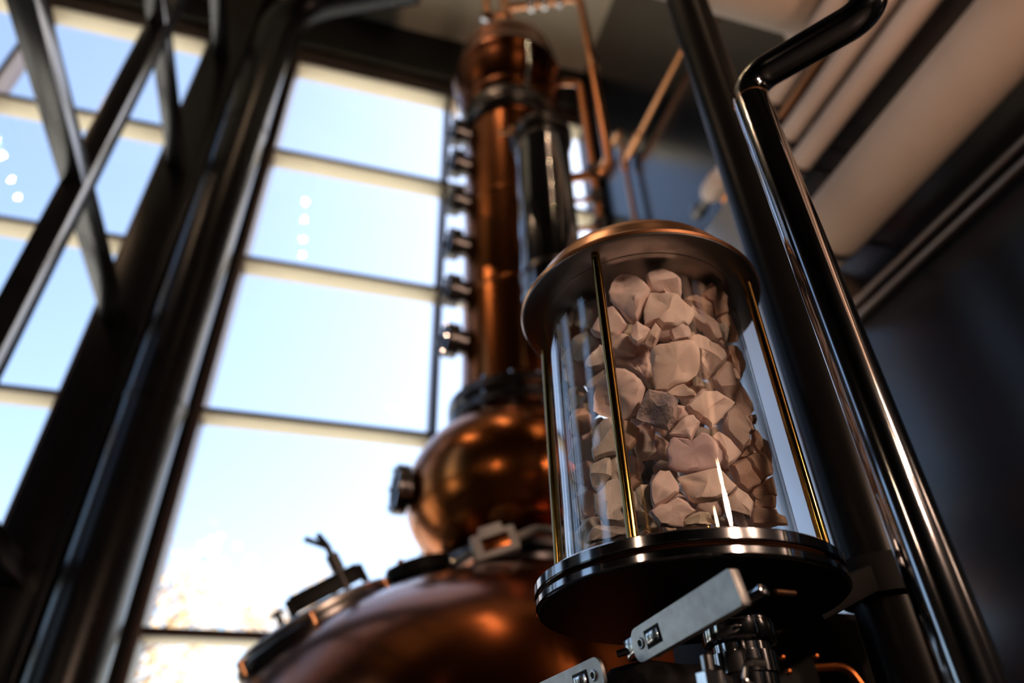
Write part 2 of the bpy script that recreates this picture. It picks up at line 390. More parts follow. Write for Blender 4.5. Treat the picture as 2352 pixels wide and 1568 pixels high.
def porthole(c, d, r, depth, name='porthole'):
    """sight glass on a short barrel: barrel, dark clamp ring, glass, bolts"""
    c, d = Vector(c), Vector(d).normalized()
    p = MB().lathe(c, [(r*.72, -.02), (r*.72, depth*.45), (r, depth*.46), (r*1.0, depth*.62), (r*.94, depth*.66), (r*1.0, depth*.70), (r*1.0, depth), (r*.96, depth+.004), (r*.74, depth+.004), (r*.72, depth-.012)], d, 36).build(name, M['steel_dark'], still)
    MB().lathe(c, [(0, depth-.014), (r*.73, depth-.014), (r*.73, depth-.006), (0, depth-.006)], d, 36).build('sight_glass', M['lens'], p)
    u = d.orthogonal().normalized(); w = d.cross(u)
    for k in range(6):
        q = c + (u*math.cos(k*math.pi/3+.4)+w*math.sin(k*math.pi/3+.4))*r*.87
        MB().cyl(q+d*depth*.9, q+d*(depth+.012), .007, 8).build('bolt', M['steel'], p)
pd = Vector((-.998, -.06, 0))
for z in (4.33, 4.08, 3.805, 3.515, 3.235, 2.965): porthole(Vector((SX, SY, z))+pd*.225, pd, .074, .095)
porthole(Vector((SX, SY, 2.285))+pd*.40, pd, .088, .075, 'bulb_porthole')

# manway on the shoulder of the pot
ma = Vector((-.53, -.05, .847)).normalized(); mc = Vector((.065, 2.235, 1.795))
mw = MB().lathe(mc, [(.20, -.10), (.232, -.10), (.235, -.02), (.245, -.018), (.248, -.012), (.248, .012), (.243, .018), (.20, .018)], ma, 64).build('manway', M['steel_dark'], still)
MB().lathe(mc, [(.236, .019), (.240, .024), (.240, .036), (.234, .042), (.20, .050), (.12, .062), (0, .068)], ma, 64).build('lid', M['steel_satin'], mw)
mu = Vector((.847, 0, .53)).normalized(); mv = ma.cross(mu).normalized()
yk = mc + ma*.115 + mu*.055
MB().obox(yk+mu*.01, mu, mv, ma, .22, .016, .055, .003).build('yoke', M['black'], mw)
for q in (-.105, .125): MB().obox(yk+mu*q-ma*.03, mu, mv, ma, .02, .022, .10, .003).build('yoke_foot', M['black'], mw)
sc = yk + mu*.065
MB().cyl(sc-ma*.10, sc+ma*.115, .011, 14).cyl(sc+ma*.03, sc+ma*.085, .021, 16).build('screw', M['steel_dark'], mw)
wt = sc+ma*.11
MB().obox(wt+ma*.028-mu*.024, (ma*.74-mu*.67), mv, (ma*.67+mu*.74), .085, .010, .018, .003).obox(wt+ma*.026-mu*.004, (ma*.97-mu*.24), mv, (mu*.97+ma*.24), .06, .010, .020, .003).build('wing_handle', M['black'], mw)
for s in (-1, 1):
    q = Vector((-.018, 2.42, 1.80)) + Vector((.16, .03, .10))*(s+1)/2
    MB().cyl(q+ma*.02, q+ma*.10, .011, 12).cyl(q+ma*.10, q+ma*.115, .026, 16).build('swing_bolt', M['steel'], mw)
for a in range(0, 360, 60):
    q = mc + (mu*math.cos(R(a+20))+mv*math.sin(R(a+20)))*.246
    MB().cyl(q-ma*.012, q+ma*.03, .011, 10).build('lug', M['copper_bright'], mw)
# round port and valve box beside the neck
pa = Vector((-.30, -.06, .95)).normalized(); pc = Vector((.345, 2.22, 1.972))
pt = MB().lathe(pc, [(.06, -.03), (.085, -.03), (.085, 0), (.102, .002), (.106, .006), (.106, .040), (.100, .046), (0, .048)], pa, 40).build('round_port', M['black'], still)
for a in range(0, 360, 60):
    q = pc + Matrix.Rotation(R(a), 3, pa) @ pa.orthogonal().normalized()*.088
    MB().cyl(q+pa*.045, q+pa*.058, .010, 8).build('bolt', M['copper_bright'], pt)
vb = thing('valve_box', 'grey plastic valve box with a hose on the shoulder of the copper pot', 'valve', (.50, 1.93, 1.925))
bx, by, bz = Vector((.93, -.25, .30)).normalized(), Vector((.26, .965, 0)).normalized(), None
bz = bx.cross(by).normalized()
MB().obox((.515, 1.93, 1.980), bx, by, bz, .135, .09, .075, .006).obox((.50, 1.93, 2.027), bx, by, bz, .07, .06, .02, .004).build('box', M['grey_plastic'], vb)
MB().obox((.505, 1.883, 1.980), bx, by, bz, .08, .006, .04, .002).build('cover', M['copper_dark'], vb)
MB().tube([(.455, 1.945, 1.950), (.405, 1.955, 1.920), (.385, 1.96, 1.93)], .024, 14, bend=.02).build('elbow', M['steel'], vb)
MB().cyl((.46, 1.95, 1.915), (.48, 1.945, 1.945), .03, 16).build('stem', M['bronze'], vb)
MB().tube([(.57, 1.91, 2.005), (.63, 1.89, 2.030), (.72, 1.88, 2.025), (.80, 1.90, 1.975), (.84, 1.92, 1.95)], .013, 12, bend=.06).build('hose', M['grey_plastic'], vb)

# ------------------------------------------------------------------ condenser and pipes
CX2, CY2 = .716, 1.814
t = thing('condenser', 'polished steel condenser cylinder hanging in front of the copper column', 'condenser', (CX2, CY2, 2.75))
MB().lathe((CX2, CY2, 0), [(0, 2.74), (.03, 2.74), (.03, 2.80), (.08, 2.825), (.112, 2.86), (.117, 2.89), (.117, 3.755)], seg=48).build('shell', M['steel_polished'], t)
MB().lathe((CX2, CY2, 0), [(.10, 3.75), (.130, 3.752), (.134, 3.758), (.134, 3.775), (.125, 3.78), (.134, 3.785), (.134, 3.805), (.128, 3.81), (.08, 3.83), (0, 3.84)], seg=48).build('top_flange', M['steel_dark'], t)
for z in (2.95, 3.70):
    MB().lathe((CX2, CY2, z), [(.116, 0), (.121, .002), (.121, .028), (.116, .03)], seg=48, closed=True).tube([(CX2, CY2+.115, z+.015), (SX, SY-.232, z+.015)], .018, 12).build('bracket', M['steel_dark'], t)
MB().tube([(CX2-.13, CY2-.02, 3.77), (CX2-.19, CY2+.01, 3.79)], .012, 10).cyl((CX2-.135, CY2-.02, 3.755), (CX2-.135, CY2-.02, 3.80), .017, 12).build('clamp_screw', M['copper_bright'], t)
t = thing('vapour_pipe', 'bright copper pipe looping from the still top down to the column side', 'pipe', (1.04, 2.16, 4.03))
MB().tube([(SX, SY, 5.78), (1.175, 2.09, 5.78), (1.19, 2.085, 4.03), (.945, 2.20, 4.03)], .026, 18, bend=.09).build('pipe_run', M['copper_pipe'], t)
MB().cyl((1.185, 2.087, 4.95), (1.185, 2.087, 5.06), .031, 18).build('coupling', M['copper_bright'], t)
for x, y in ((.88, 2.22), (.96, 2.185), (1.05, 2.145)):
    MB().lathe((x, y, 5.78), [(0, -.02), (.04, -.02), (.044, -.012), (.044, .012), (.04, .02), (0, .02)], (.91, -.41, 0), 20).cyl((x, y, 5.70), (x, y, 5.76), .016, 10).build('union', M['steel'], t)
t = thing('side_pipe', 'thinner copper pipe running from the still head down beside the column', 'pipe', (1.11, 2.13, 3.3))
MB().tube([(.97, 2.19, 4.885), (1.105, 2.13, 4.84), (1.112, 2.128, 3.30), (.93, 2.20, 3.30)], .020, 16, bend=.06).build('pipe_run', M['copper_pipe'], t)
for z in (4.05, 3.86, 3.66, 3.45):
    MB().lathe((1.112, 2.128, z), [(.018, -.045), (.034, -.04), (.038, -.03), (.028, -.02), (.028, .02), (.038, .03), (.034, .04), (.018, .045)], seg=20).build('fitting', M['steel_dark'], t)
    MB().cyl((1.112, 2.128, z), (.95, 2.195, z), .013, 12).build('branch', M['copper_pipe'], t)
t = thing('wall_pipe', 'thin copper pipe with a tee running along the dark wall', 'pipe', (1.87, 3.06, 4.4))
MB().tube([(1.87, -.5, 5.47), (1.87, 3.055, 5.47)], .021, 12).tube([(1.87, 3.055, 1.2), (1.87, 3.055, 5.86), (1.87, 3.55, 5.86)], .021, 12, bend=.04).build('pipe_run', M['copper_pipe'], t)
MB().cyl((1.87, 2.78, 5.47), (1.87, 2.98, 5.47), .034, 14).cyl((1.87, 3.055, 5.40), (1.87, 3.055, 5.54), .032, 14).build('tee', M['copper_pipe'], t)
for z in (1.8, 3.6): MB().box(1.85, XR, 3.02, 3.09, z, z+.03).build('pipe_clip', M['steel_dark'], t)

# ------------------------------------------------------------------ ducts on the right wall
def run(name, label, cat, z, r, m, y0, y1, x=1.70, straps=True, elbow=False):
    t = thing(name, label, cat, (x, y0, z))
    P = [(x, y0, z), (x, y1, z)] + ([(XR-.002, y1, z)] if elbow else [])
    MB().tube(P, r, 36, bend=r*1.15).build('duct_body' if r > .03 else 'pipe_run', m, t)
    y = y0+.4
    while straps and y < y1-.15:
        MB().lathe((x, y, z), [(r-.002, 0), (r+.003, .001), (r+.003, .024), (r-.002, .025)], (0, 1, 0), 36, True).box(x+r*.2, XR, y+.004, y+.02, z-.006, z+.006).build('strap', M['steel_dark'], t)
        y += 1.35
    return t
run('wrapped_duct', 'widest beige wrapped duct, lowest of the ducts along the dark wall', 'duct', 3.112, .124, M['duct'], -3.0, 1.80, elbow=True)
run('slim_duct', 'slim beige duct just above the widest wrapped duct', 'duct', 3.51, .047, M['duct_pale'], -3.0, 1.85, elbow=True)
run('slim_duct', 'slim beige duct between the other slim duct and the copper pipe', 'duct', 3.687, .044, M['duct_pale'], -3.0, 1.88, elbow=True)
run('copper_wall_pipe', 'straight copper pipe running between two beige ducts', 'pipe', 3.813, .020, M['copper_pipe'], -3.0, 1.95)
t = run('capped_duct', 'topmost beige duct with a rounded white end and a dark stub', 'duct', 3.951, .0485, M['duct_pale'], -3.0, 1.93)
MB().lathe((1.70, 1.92, 3.951), [(.0485, 0), (.056, .004), (.058, .05), (.056, .10), (.042, .13), (.02, .142), (0, .144)], (0, 1, 0), 36).build('end_cap', M['duct_pale'], t)
MB().lathe((1.70, 2.02, 3.951), [(.030, .02), (.030, .10), (.040, .102), (.040, .15), (.030, .152), (.030, .17), (0, .17)], (0, 1, 0), 28).build('stub', M['steel_dark'], t)
t = thing('cross_duct', 'beige duct crossing above the others toward the dark wall', 'duct', (.9, 1.2, 4.37))
MB().tube([(.75, 1.2, 4.40), (XR-.002, 1.2, 4.40)], .155, 40).build('duct_body', M['duct'], t)
MB().lathe((XR-.072, 1.2, 4.40), [(.15, 0), (.19, .004), (.19, .07), (.15, .07)], (1, 0, 0), 40, True).build('collar', M['duct_pale'], t)
for z, lb in ((2.955, 'upper of two thin grey conduits along the dark wall'), (2.895, 'lower of two thin grey conduits along the dark wall')):
    t = thing('conduit', lb, 'conduit', (1.90, -3, z), 'grey conduits on the dark wall')
    MB().tube([(1.90, -3, z), (1.90, 3.4, z)], .014, 14).build('pipe_run', M['steel_satin'], t)
    for y in (-1.2, .55, 2.2): MB().box(1.885, XR, y, y+.03, z-.018, z+.018, .003).build('clip', M['steel_satin'], t)

# ------------------------------------------------------------------ pole, bent rail pipe, cabinet
t = thing('black_pole', 'black upright pole behind the bent steel pipe', 'pole', (.661, .682, 0))
MB().cyl((.661, .682, 0), (.661, .682, CZ-.01), .043, 36, .002).build('shaft', M['pole'], t)
MB().cyl((.661, .682, 0), (.661, .682, .012), .09, 36).build('base_plate', M['pole'], t)
t = thing('bent_pipe', 'polished steel pipe with two elbows right of the glass jar', 'pipe', (.456, .422, 0))
MB().tube([(.456, .422, 0), (.456, .422, 2.052), (.551, .287, 2.045), (.551, .287, 3.2)], .0212, 40, bend=.034).build('pipe_body', M['steel_polished'], t)
MB().lathe((.456, .422, 2.012), [(.0211, 0), (.0217, .0006), (.0217, .0016), (.0211, .0022)], seg=40, closed=True).build('weld_seam', M['copper_pipe'], t)
MB().cyl((.456, .422, 0), (.456, .422, .01), .05, 36).build('base_plate', M['steel_polished'], t)
t = thing('grey_panel', 'light grey steel panel standing on edge behind the glass jar', 'panel', (.815, 1.09, 0))
MB().box(.80, .826, .885, 1.32, .06, 2.45, .004).build('sheet', M['panel'], t)
MB().box(.796, .83, .885, 1.32, 0, .06, .003).build('foot_rail', M['black'], t)
MB().box(.826, .85, 1.28, 1.315, .06, 2.44, .003).build('stiffener', M['panel'], t)
t = thing('control_box', 'black control box fixed between the pole and the panel behind the jar base', 'box', (.65, .83, 1.05))
MB().box(.47, .79, .79, .875, 1.05, 1.497, .004).build('body', M['underside'], t)
MB().box(.48, .78, .783, .79, 1.06, 1.487, .002).build('lid', M['underside'], t)
for x in (.50, .76): MB().cyl((x, .785, 1.47), (x, .777, 1.47), .006, 10).build('screw', M['steel_dark'], t)
ROCKS = [
  ('p', 'large rounded pale rock high in the jar just right of the brass front rod',
   (0.3084, 0.5485, 1.7624), (-0.511, -0.841, -0.177), [(-22.2, 11.3), (-17.1, 22.3), (-10.9, 29.2), (-3.3, 32.4), (4.1, 29.9), (13.7, 24.6), (20.0, 16.0), (25.7, 3.6), (21.2, -5.0), (14.6, -14.5), (8.8, -27.6), (4.8, -33.2), (-0.3, -34.2), (-7.0, -28.5), (-12.8, -15.8), (-18.5, -6.5), (-22.0, 0.9)]),
  ('p', 'kite-shaped pale rock crossed by the upper third of the brass front rod',
   (0.2873, 0.5689, 1.7361), (-0.578, -0.796, -0.181), [(-20.9, -5.0), (-10.3, 9.6), (4.5, 20.2), (10.3, 20.1), (14.6, 10.2), (21.9, -8.3), (8.1, -18.5), (-10.2, -16.7), (-18.4, -10.7)]),
  ('p', 'small five-sided pebble leaning on the slanting stick-like rock near the top',
   (0.3087, 0.5411, 1.7027), (-0.501, -0.847, -0.177), [(0.5, 15.8), (12.8, 5.5), (13.1, 3.4), (5.6, -6.0), (2.2, -8.7), (-3.0, -11.4), (-8.3, -6.7), (-9.4, -1.8), (-7.0, 2.5), (-6.5, 7.9)]),
  ('w', 'thin stick-like rock slanting between the small pebble and a dark gap',
   (0.3238, 0.5399, 1.7006), (-0.469, -0.865, -0.177), [(2.3, 12.4), (6.3, 17.1), (11.1, 8.2), (6.7, -1.7), (-0.0, -11.7), (-3.4, -12.2), (-7.9, -8.3), (-9.3, -4.9), (-5.5, 1.4)]),
  ('p', 'shadowed rock with a pale ridge behind the stick-like rock',
   (0.3194, 0.578, 1.6939), (-0.543, -0.82, -0.178), [(-21.7, 14.2), (-15.6, 12.1), (0.4, 8.6), (5.1, 13.9), (14.7, 18.8), (17.7, 13.9), (16.8, -13.4), (10.5, -29.0), (5.7, -20.6), (-2.9, -12.0), (-10.5, -4.9), (-21.2, 0.1)]),
  ('p', 'curved slab of rock tucked behind the brass front rod under the kite-shaped rock',
   (0.3036, 0.5683, 1.7072), (-0.554, -0.813, -0.179), [(-17.8, 15.4), (-5.9, 14.0), (4.0, 12.0), (9.6, 7.5), (8.1, 2.3), (14.7, -3.4), (14.0, -8.1), (9.3, -13.9), (0.9, -12.0), (-6.1, -8.7), (-11.7, -6.0), (-19.8, 1.7)]),
  ('g', 'big dim rock against the cap at the left side of the jar',
   (0.2816, 0.6138, 1.7939), (-0.683, -0.702, -0.199), [(16.9, 24.8), (8.3, 27.3), (1.4, 26.7), (-4.3, 20.0), (-8.5, 13.5), (-12.2, 10.1), (-13.9, -8.4), (-18.0, -14.7), (-15.9, -20.2), (-1.8, -28.2), (2.9, -30.6), (12.5, -18.6), (15.4, -11.1), (16.7, 12.0)]),
  ('g', 'slim curled flake of rock hanging above the bright window streaks',
   (0.269, 0.6236, 1.7879), (-0.697, -0.687, -0.207), [(3.7, 15.8), (6.4, 10.0), (6.2, 4.5), (3.0, -4.5), (-0.4, -10.3), (-6.5, -15.0), (-7.2, -10.1), (-2.0, -2.6), (-2.4, 3.8), (-0.7, 8.7)]),
  ('g', 'small dim knuckle of rock at the far upper left inside the glass',
   (0.2656, 0.6422, 1.8066), (-0.724, -0.654, -0.22), [(-7.1, 7.2), (-1.0, 8.8), (7.9, 5.2), (10.3, 1.0), (8.2, -5.4), (4.0, -6.2), (-2.2, -9.3), (-9.3, -4.1), (-11.1, 3.1)]),
  ('g', 'grey two-faced rock beside the tall window streaks at upper left',
   (0.2811, 0.6269, 1.744), (-0.712, -0.671, -0.208), [(9.7, 16.2), (-0.6, 17.0), (-10.1, 15.1), (-14.4, 10.6), (-15.7, -2.6), (-15.2, -11.8), (-11.8, -17.4), (-3.5, -20.3), (9.5, -14.5), (19.9, -6.3), (18.7, 2.3), (12.8, 12.8)]),
  ('g', 'wedge of grey rock whose blunt tip points down left behind the front rod',
   (0.2763, 0.5881, 1.6958), (-0.625, -0.757, -0.188), [(8.2, 17.7), (-1.0, 9.1), (-10.3, 0.6), (-13.4, -4.1), (-11.1, -8.9), (-6.2, -10.9), (6.4, -9.2), (12.8, -5.8), (14.5, 11.7)]),
  ('g', 'pale flat rock wedged above the large crystal-edged rock',
   (0.2825, 0.6085, 1.6831), (-0.671, -0.715, -0.196), [(11.9, 13.4), (0.1, 12.2), (-4.0, 8.5), (-6.7, 1.0), (-10.4, -4.8), (-11.8, -8.6), (-10.3, -11.7), (-2.0, -10.7), (5.6, -6.1), (12.5, -1.3), (15.0, 8.3)]),
  ('p', 'large domed rock with a sparkling crystal edge behind the middle of the front rod',
   (0.2868, 0.5697, 1.6428), (-0.58, -0.794, -0.182), [(-27.4, -14.6), (-24.9, 0.1), (-22.4, 7.3), (-18.2, 14.8), (-14.4, 19.8), (-8.3, 22.9), (5.8, 26.9), (15.0, 24.0), (22.3, 17.1), (28.0, 8.7), (31.0, -1.6), (24.4, -15.8), (17.1, -27.8), (2.5, -30.9), (-11.6, -26.1), (-21.0, -21.0)]),
  ('g', 'narrow grey shard standing beside the window streaks at mid height',
   (0.2802, 0.6397, 1.6697), (-0.735, -0.642, -0.219), [(13.7, 15.3), (7.6, 5.5), (1.2, -4.2), (-5.7, -12.3), (-11.0, -13.4), (-6.1, -3.9), (-3.7, 3.7), (4.1, 9.4)]),
  ('g', 'tall grey rock with a smooth slanting left face behind the front rod below mid height',
   (0.2761, 0.5886, 1.593), (-0.627, -0.756, -0.188), [(3.2, 25.2), (9.7, 24.2), (15.5, 16.1), (19.5, -1.8), (19.1, -10.6), (12.3, -15.6), (1.7, -15.4), (-7.4, -16.7), (-14.4, -18.8), (-15.3, -13.2), (-15.6, -6.0), (-13.7, 4.5), (-10.2, 11.0), (-5.2, 19.1)]),
  ('o', 'orange-lit rock squeezed just right of the front rod under the domed rock',
   (0.2988, 0.5736, 1.5956), (-0.574, -0.799, -0.18), [(-4.8, 17.5), (0.7, 15.2), (6.6, 9.1), (9.9, 6.0), (6.5, -5.3), (0.7, -12.5), (-3.9, -15.8), (-6.9, -13.4), (-8.8, 0.1)]),
  ('g', 'grey rock with a diagonal ridge beside the lower window streaks',
   (0.272, 0.6007, 1.5615), (-0.653, -0.733, -0.194), [(-9.7, 11.6), (0.3, 14.0), (8.7, 16.2), (13.6, 14.6), (10.8, -3.5), (4.6, -7.1), (-1.3, -14.0), (-6.6, -17.3), (-9.9, -12.1), (-10.5, -1.6)]),
  ('g', 'plain grey rock face half hidden by the lower part of the front rod',
   (0.2864, 0.5951, 1.5632), (-0.638, -0.747, -0.189), [(-3.1, 17.1), (5.2, 16.2), (6.3, -8.7), (3.1, -13.5), (-4.4, -9.2), (-7.2, -1.4)]),
  ('g', 'rounded rough grey and tan rock low in the jar left of the front rod',
   (0.2748, 0.5919, 1.528), (-0.634, -0.75, -0.19), [(11.7, 20.7), (6.8, 22.0), (2.0, 21.3), (-1.9, 18.7), (-6.2, 13.9), (-11.4, 10.5), (-14.3, 5.5), (-15.3, -2.6), (-14.7, -9.3), (-11.8, -15.9), (-8.9, -19.1), (-3.1, -21.5), (9.2, -24.7), (16.7, -23.2), (21.1, -2.5), (18.7, 9.0)]),
  ('g', 'broad flat cream rock lying on the steel base at the lower left',
   (0.2725, 0.599, 1.5006), (-0.649, -0.736, -0.193), [(-2.3, 7.3), (-9.6, 8.1), (-14.0, 6.2), (-19.4, 1.3), (-22.7, -7.7), (1.3, -7.7), (16.1, -6.2), (21.8, -5.1), (20.7, 0.3), (6.8, 4.0)]),
  ('g', 'dull olive rock in shade right of the foot of the front rod',
   (0.3089, 0.5904, 1.5195), (-0.603, -0.776, -0.182), [(-6.3, 23.4), (-3.3, 20.6), (-2.5, 12.6), (-1.8, 6.9), (1.5, 0.8), (4.9, -1.9), (7.8, -7.3), (13.3, -15.8), (8.8, -16.6), (-7.4, -15.0), (-7.9, -8.5), (-7.7, 2.4)]),
  ('c', 'oval cream rock touching the blunt rock above it low in the jar',
   (0.2962, 0.5587, 1.5191), (-0.548, -0.817, -0.179), [(-1.2, 13.6), (7.3, 13.3), (6.9, 8.0), (4.6, -2.2), (5.3, -7.6), (5.2, -11.2), (1.1, -13.8), (-2.2, -11.7), (-5.5, -6.0), (-7.0, 0.6), (-8.0, 7.7), (-6.6, 10.1)]),
  ('p', 'blunt pinkish rock with a chipped white side low in the jar',
   (0.3075, 0.5419, 1.5236), (-0.504, -0.845, -0.177), [(0.3, 17.2), (8.9, 16.0), (11.9, 8.9), (15.2, -1.1), (13.4, -6.0), (3.7, -12.0), (-1.8, -14.4), (-11.6, -17.8), (-12.9, -9.9), (-11.8, 0.5), (-10.3, 6.6), (-5.1, 12.9)]),
  ('p', 'four-sided pink rock resting above the steel base at centre',
   (0.3137, 0.5451, 1.5016), (-0.496, -0.85, -0.177), [(0.8, 9.9), (8.5, 13.1), (12.6, 10.5), (22.6, -1.0), (17.7, -3.4), (9.2, -9.0), (8.7, -14.4), (-1.7, -13.7), (-12.4, -11.5), (-17.7, -3.2), (-20.4, 2.2), (-15.3, 5.2), (-9.7, 8.2), (-3.6, 7.9)]),
  ('c', 'small pale rock with a flat top resting on the base beside the steel strainer',
   (0.3365, 0.5353, 1.4938), (-0.436, -0.882, -0.179), [(-15.8, -1.3), (-6.9, 4.4), (0.4, 6.2), (7.2, 5.3), (9.5, 3.9), (10.1, -0.7), (13.5, -6.5), (-2.7, -5.8), (-15.5, -5.3)]),
  ('d', 'square rock with a dark bluish pitted centre',
   (0.3145, 0.5377, 1.6087), (-0.486, -0.856, -0.177), [(-6.4, 21.9), (-0.6, 19.5), (7.3, 16.8), (13.2, 12.5), (18.6, 8.8), (20.4, 4.3), (18.7, -3.4), (16.1, -15.9), (7.0, -24.5), (-0.0, -20.3), (-7.2, -17.0), (-15.5, -12.1), (-23.0, -6.7), (-21.1, -2.4), (-16.7, 6.4), (-11.6, 14.1)]),
  ('w', 'thin light slab between the square dark-centred rock and the rock block above',
   (0.3454, 0.5333, 1.6298), (-0.413, -0.892, -0.18), [(-17.7, 1.7), (-7.7, 8.0), (-0.7, 9.1), (2.5, 8.1), (4.6, 3.5), (8.7, 1.2), (11.9, -3.5), (10.3, -6.4), (6.9, -6.3), (0.2, -6.5), (-6.4, -5.4), (-12.8, -3.2)]),
  ('w', 'big pale rectangular block of rock in the middle of the jar',
   (0.3399, 0.5283, 1.6597), (-0.426, -0.887, -0.18), [(-25.4, 17.1), (-21.6, 23.1), (-14.3, 25.1), (-2.1, 24.7), (15.7, 26.9), (22.5, 25.7), (26.1, 16.7), (24.7, 5.2), (23.4, -2.3), (21.6, -7.7), (18.0, -14.2), (11.1, -18.3), (1.1, -20.5), (-7.3, -23.5), (-14.7, -27.6), (-25.9, -26.2), (-26.4, -18.0), (-27.0, -2.1)]),
  ('w', 'sloping shoulder-shaped rock right of the rectangular block',
   (0.3877, 0.5359, 1.6859), (-0.303, -0.933, -0.195), [(-19.6, 18.9), (-15.7, 24.9), (-8.1, 25.9), (-1.3, 22.5), (4.4, 15.4), (11.6, 11.0), (17.6, 2.7), (18.3, -4.0), (17.1, -7.9), (11.8, -14.3), (3.1, -20.4), (-3.2, -26.0), (-5.9, -23.9), (-9.0, -17.2), (-11.7, -10.6), (-9.8, 6.0)]),
  ('w', 'long slab of rock running down the right side under the shoulder-shaped rock',
   (0.4219, 0.5534, 1.6598), (-0.202, -0.954, -0.22), [(-9.5, 27.3), (-4.5, 31.5), (-0.3, 29.5), (0.2, 24.2), (1.1, 12.3), (6.2, 3.8), (11.9, -4.5), (15.9, -10.9), (18.7, -17.3), (19.3, -25.6), (13.2, -32.6), (6.8, -34.6), (-2.0, -18.3), (-11.1, -12.0), (-22.2, 2.7), (-25.6, 10.5), (-19.0, 17.9)]),
  ('o', 'rounded rock at the right edge of the glass above the long slab',
   (0.4402, 0.5619, 1.7004), (-0.165, -0.957, -0.237), [(-1.7, 23.4), (4.2, 21.6), (8.5, 13.4), (10.4, -1.7), (8.2, -8.6), (2.9, -18.3), (-0.4, -23.1), (-4.1, -21.3), (-5.9, -14.6), (-7.1, -3.8), (-7.0, 12.7), (-7.9, 21.8)]),
  ('p', 'small dim rock between the shoulder-shaped rock and the right edge of the glass',
   (0.4219, 0.5535, 1.7131), (-0.202, -0.954, -0.22), [(-8.7, 8.4), (-2.0, 9.2), (4.0, 5.1), (5.7, -1.1), (5.2, -9.4), (1.7, -11.5), (0.1, -4.0), (-6.1, 3.5)]),
  ('p', 'topmost rock in the jar with a dented left face',
   (0.3462, 0.5332, 1.7784), (-0.412, -0.893, -0.181), [(-17.7, 15.2), (-14.7, 17.8), (-7.9, 20.7), (-3.4, 20.8), (5.7, 17.2), (15.9, 8.9), (21.1, 1.4), (19.9, -10.3), (17.3, -22.5), (13.5, -23.4), (4.5, -20.7), (0.3, -10.9), (-6.8, -12.2), (-13.4, -9.0), (-17.1, 0.8), (-18.6, 8.5)]),
  ('w', 'broad rock with dark specks just below the topmost rock',
   (0.3437, 0.5275, 1.7321), (-0.417, -0.891, -0.18), [(-19.7, 20.5), (-17.0, 26.6), (-11.5, 25.5), (-6.2, 24.0), (2.9, 23.1), (12.4, 20.3), (16.1, 13.3), (20.0, 7.1), (24.6, 1.5), (27.9, -3.9), (24.3, -11.0), (20.9, -16.8), (17.5, -19.8), (12.3, -18.4), (5.8, -21.6), (-1.3, -20.7), (-10.3, -20.9), (-15.9, -13.2), (-23.3, -14.3), (-29.4, -14.2), (-28.1, 3.9), (-23.8, 13.2)]),
  ('p', 'short rounded rock hanging under the dark-specked rock',
   (0.3564, 0.5321, 1.7084), (-0.385, -0.904, -0.183), [(-13.0, 0.7), (-11.3, 8.1), (-1.6, 8.4), (4.9, 11.2), (7.9, 7.4), (10.4, 0.2), (9.5, -7.2), (6.5, -9.5), (-3.1, -9.2), (-10.3, -9.8)]),
  ('o', 'orange-brown faced rock at the upper right behind the plank-like rock',
   (0.4059, 0.5578, 1.7757), (-0.218, -0.953, -0.21), [(-21.8, 5.0), (-18.6, 8.8), (-11.3, 12.7), (-3.6, 14.3), (5.6, 11.4), (11.7, 6.2), (15.9, 1.8), (16.6, -7.9), (16.7, -16.8), (12.5, -18.3), (5.6, -14.0), (-2.9, -6.7), (-10.8, 0.6), (-15.8, 3.6)]),
  ('w', 'plank-like rock slanting down to the right near the top',
   (0.3961, 0.539, 1.7332), (-0.279, -0.939, -0.2), [(-13.0, 25.0), (-7.9, 19.8), (0.6, 12.3), (5.9, 5.0), (13.1, -2.3), (13.8, -10.0), (14.8, -19.8), (10.2, -21.1), (5.5, -18.9), (2.3, -11.1), (-1.9, -4.6), (-6.6, -2.4), (-10.9, 3.4), (-13.8, 9.9), (-12.9, 16.3)]),
  ('o', 'darkest rock at the upper right under the cap',
   (0.4243, 0.5505, 1.782), (-0.206, -0.954, -0.22), [(-14.4, 17.3), (-7.4, 23.6), (3.7, 18.5), (15.9, 6.7), (14.3, -4.7), (14.2, -15.1), (8.4, -17.4), (-0.7, -19.8), (-2.4, -12.5), (-4.0, -3.6), (-11.5, 1.5), (-16.4, 6.6)]),
  ('o', 'blocky tan rock against the right wall of the glass near the top',
   (0.4404, 0.5617, 1.7534), (-0.165, -0.957, -0.237), [(-13.5, 8.6), (-7.1, 16.3), (0.1, 18.1), (4.6, 15.4), (7.9, 3.1), (11.6, -11.3), (11.4, -17.7), (2.3, -19.6), (-6.6, -14.3), (-10.8, 2.2)]),
  ('w', 'pale house-shaped rock with a folded crease in its face',
   (0.3651, 0.5261, 1.6088), (-0.367, -0.911, -0.186), [(-23.8, 3.5), (-19.7, 6.9), (-12.2, 13.4), (-2.9, 19.3), (11.4, 18.1), (19.7, 10.7), (27.8, 4.9), (22.3, -1.2), (14.3, -7.5), (12.6, -10.2), (0.1, -20.6), (-5.0, -14.8), (-10.2, -12.5), (-14.7, -5.7), (-19.9, -2.9)]),
  ('p', 'leaf-shaped rock just below the left corner of the house-shaped rock',
   (0.3385, 0.5348, 1.5866), (-0.431, -0.884, -0.179), [(-12.9, -0.1), (-7.8, 5.1), (-1.5, 10.2), (5.7, 13.8), (11.1, 13.5), (16.2, 5.3), (13.7, 0.3), (8.1, -7.1), (4.3, -13.5), (0.6, -10.3), (-7.0, -7.1), (-13.8, -5.8), (-16.8, -3.7)]),
  ('w', 'tall egg-shaped rock right of the house-shaped rock',
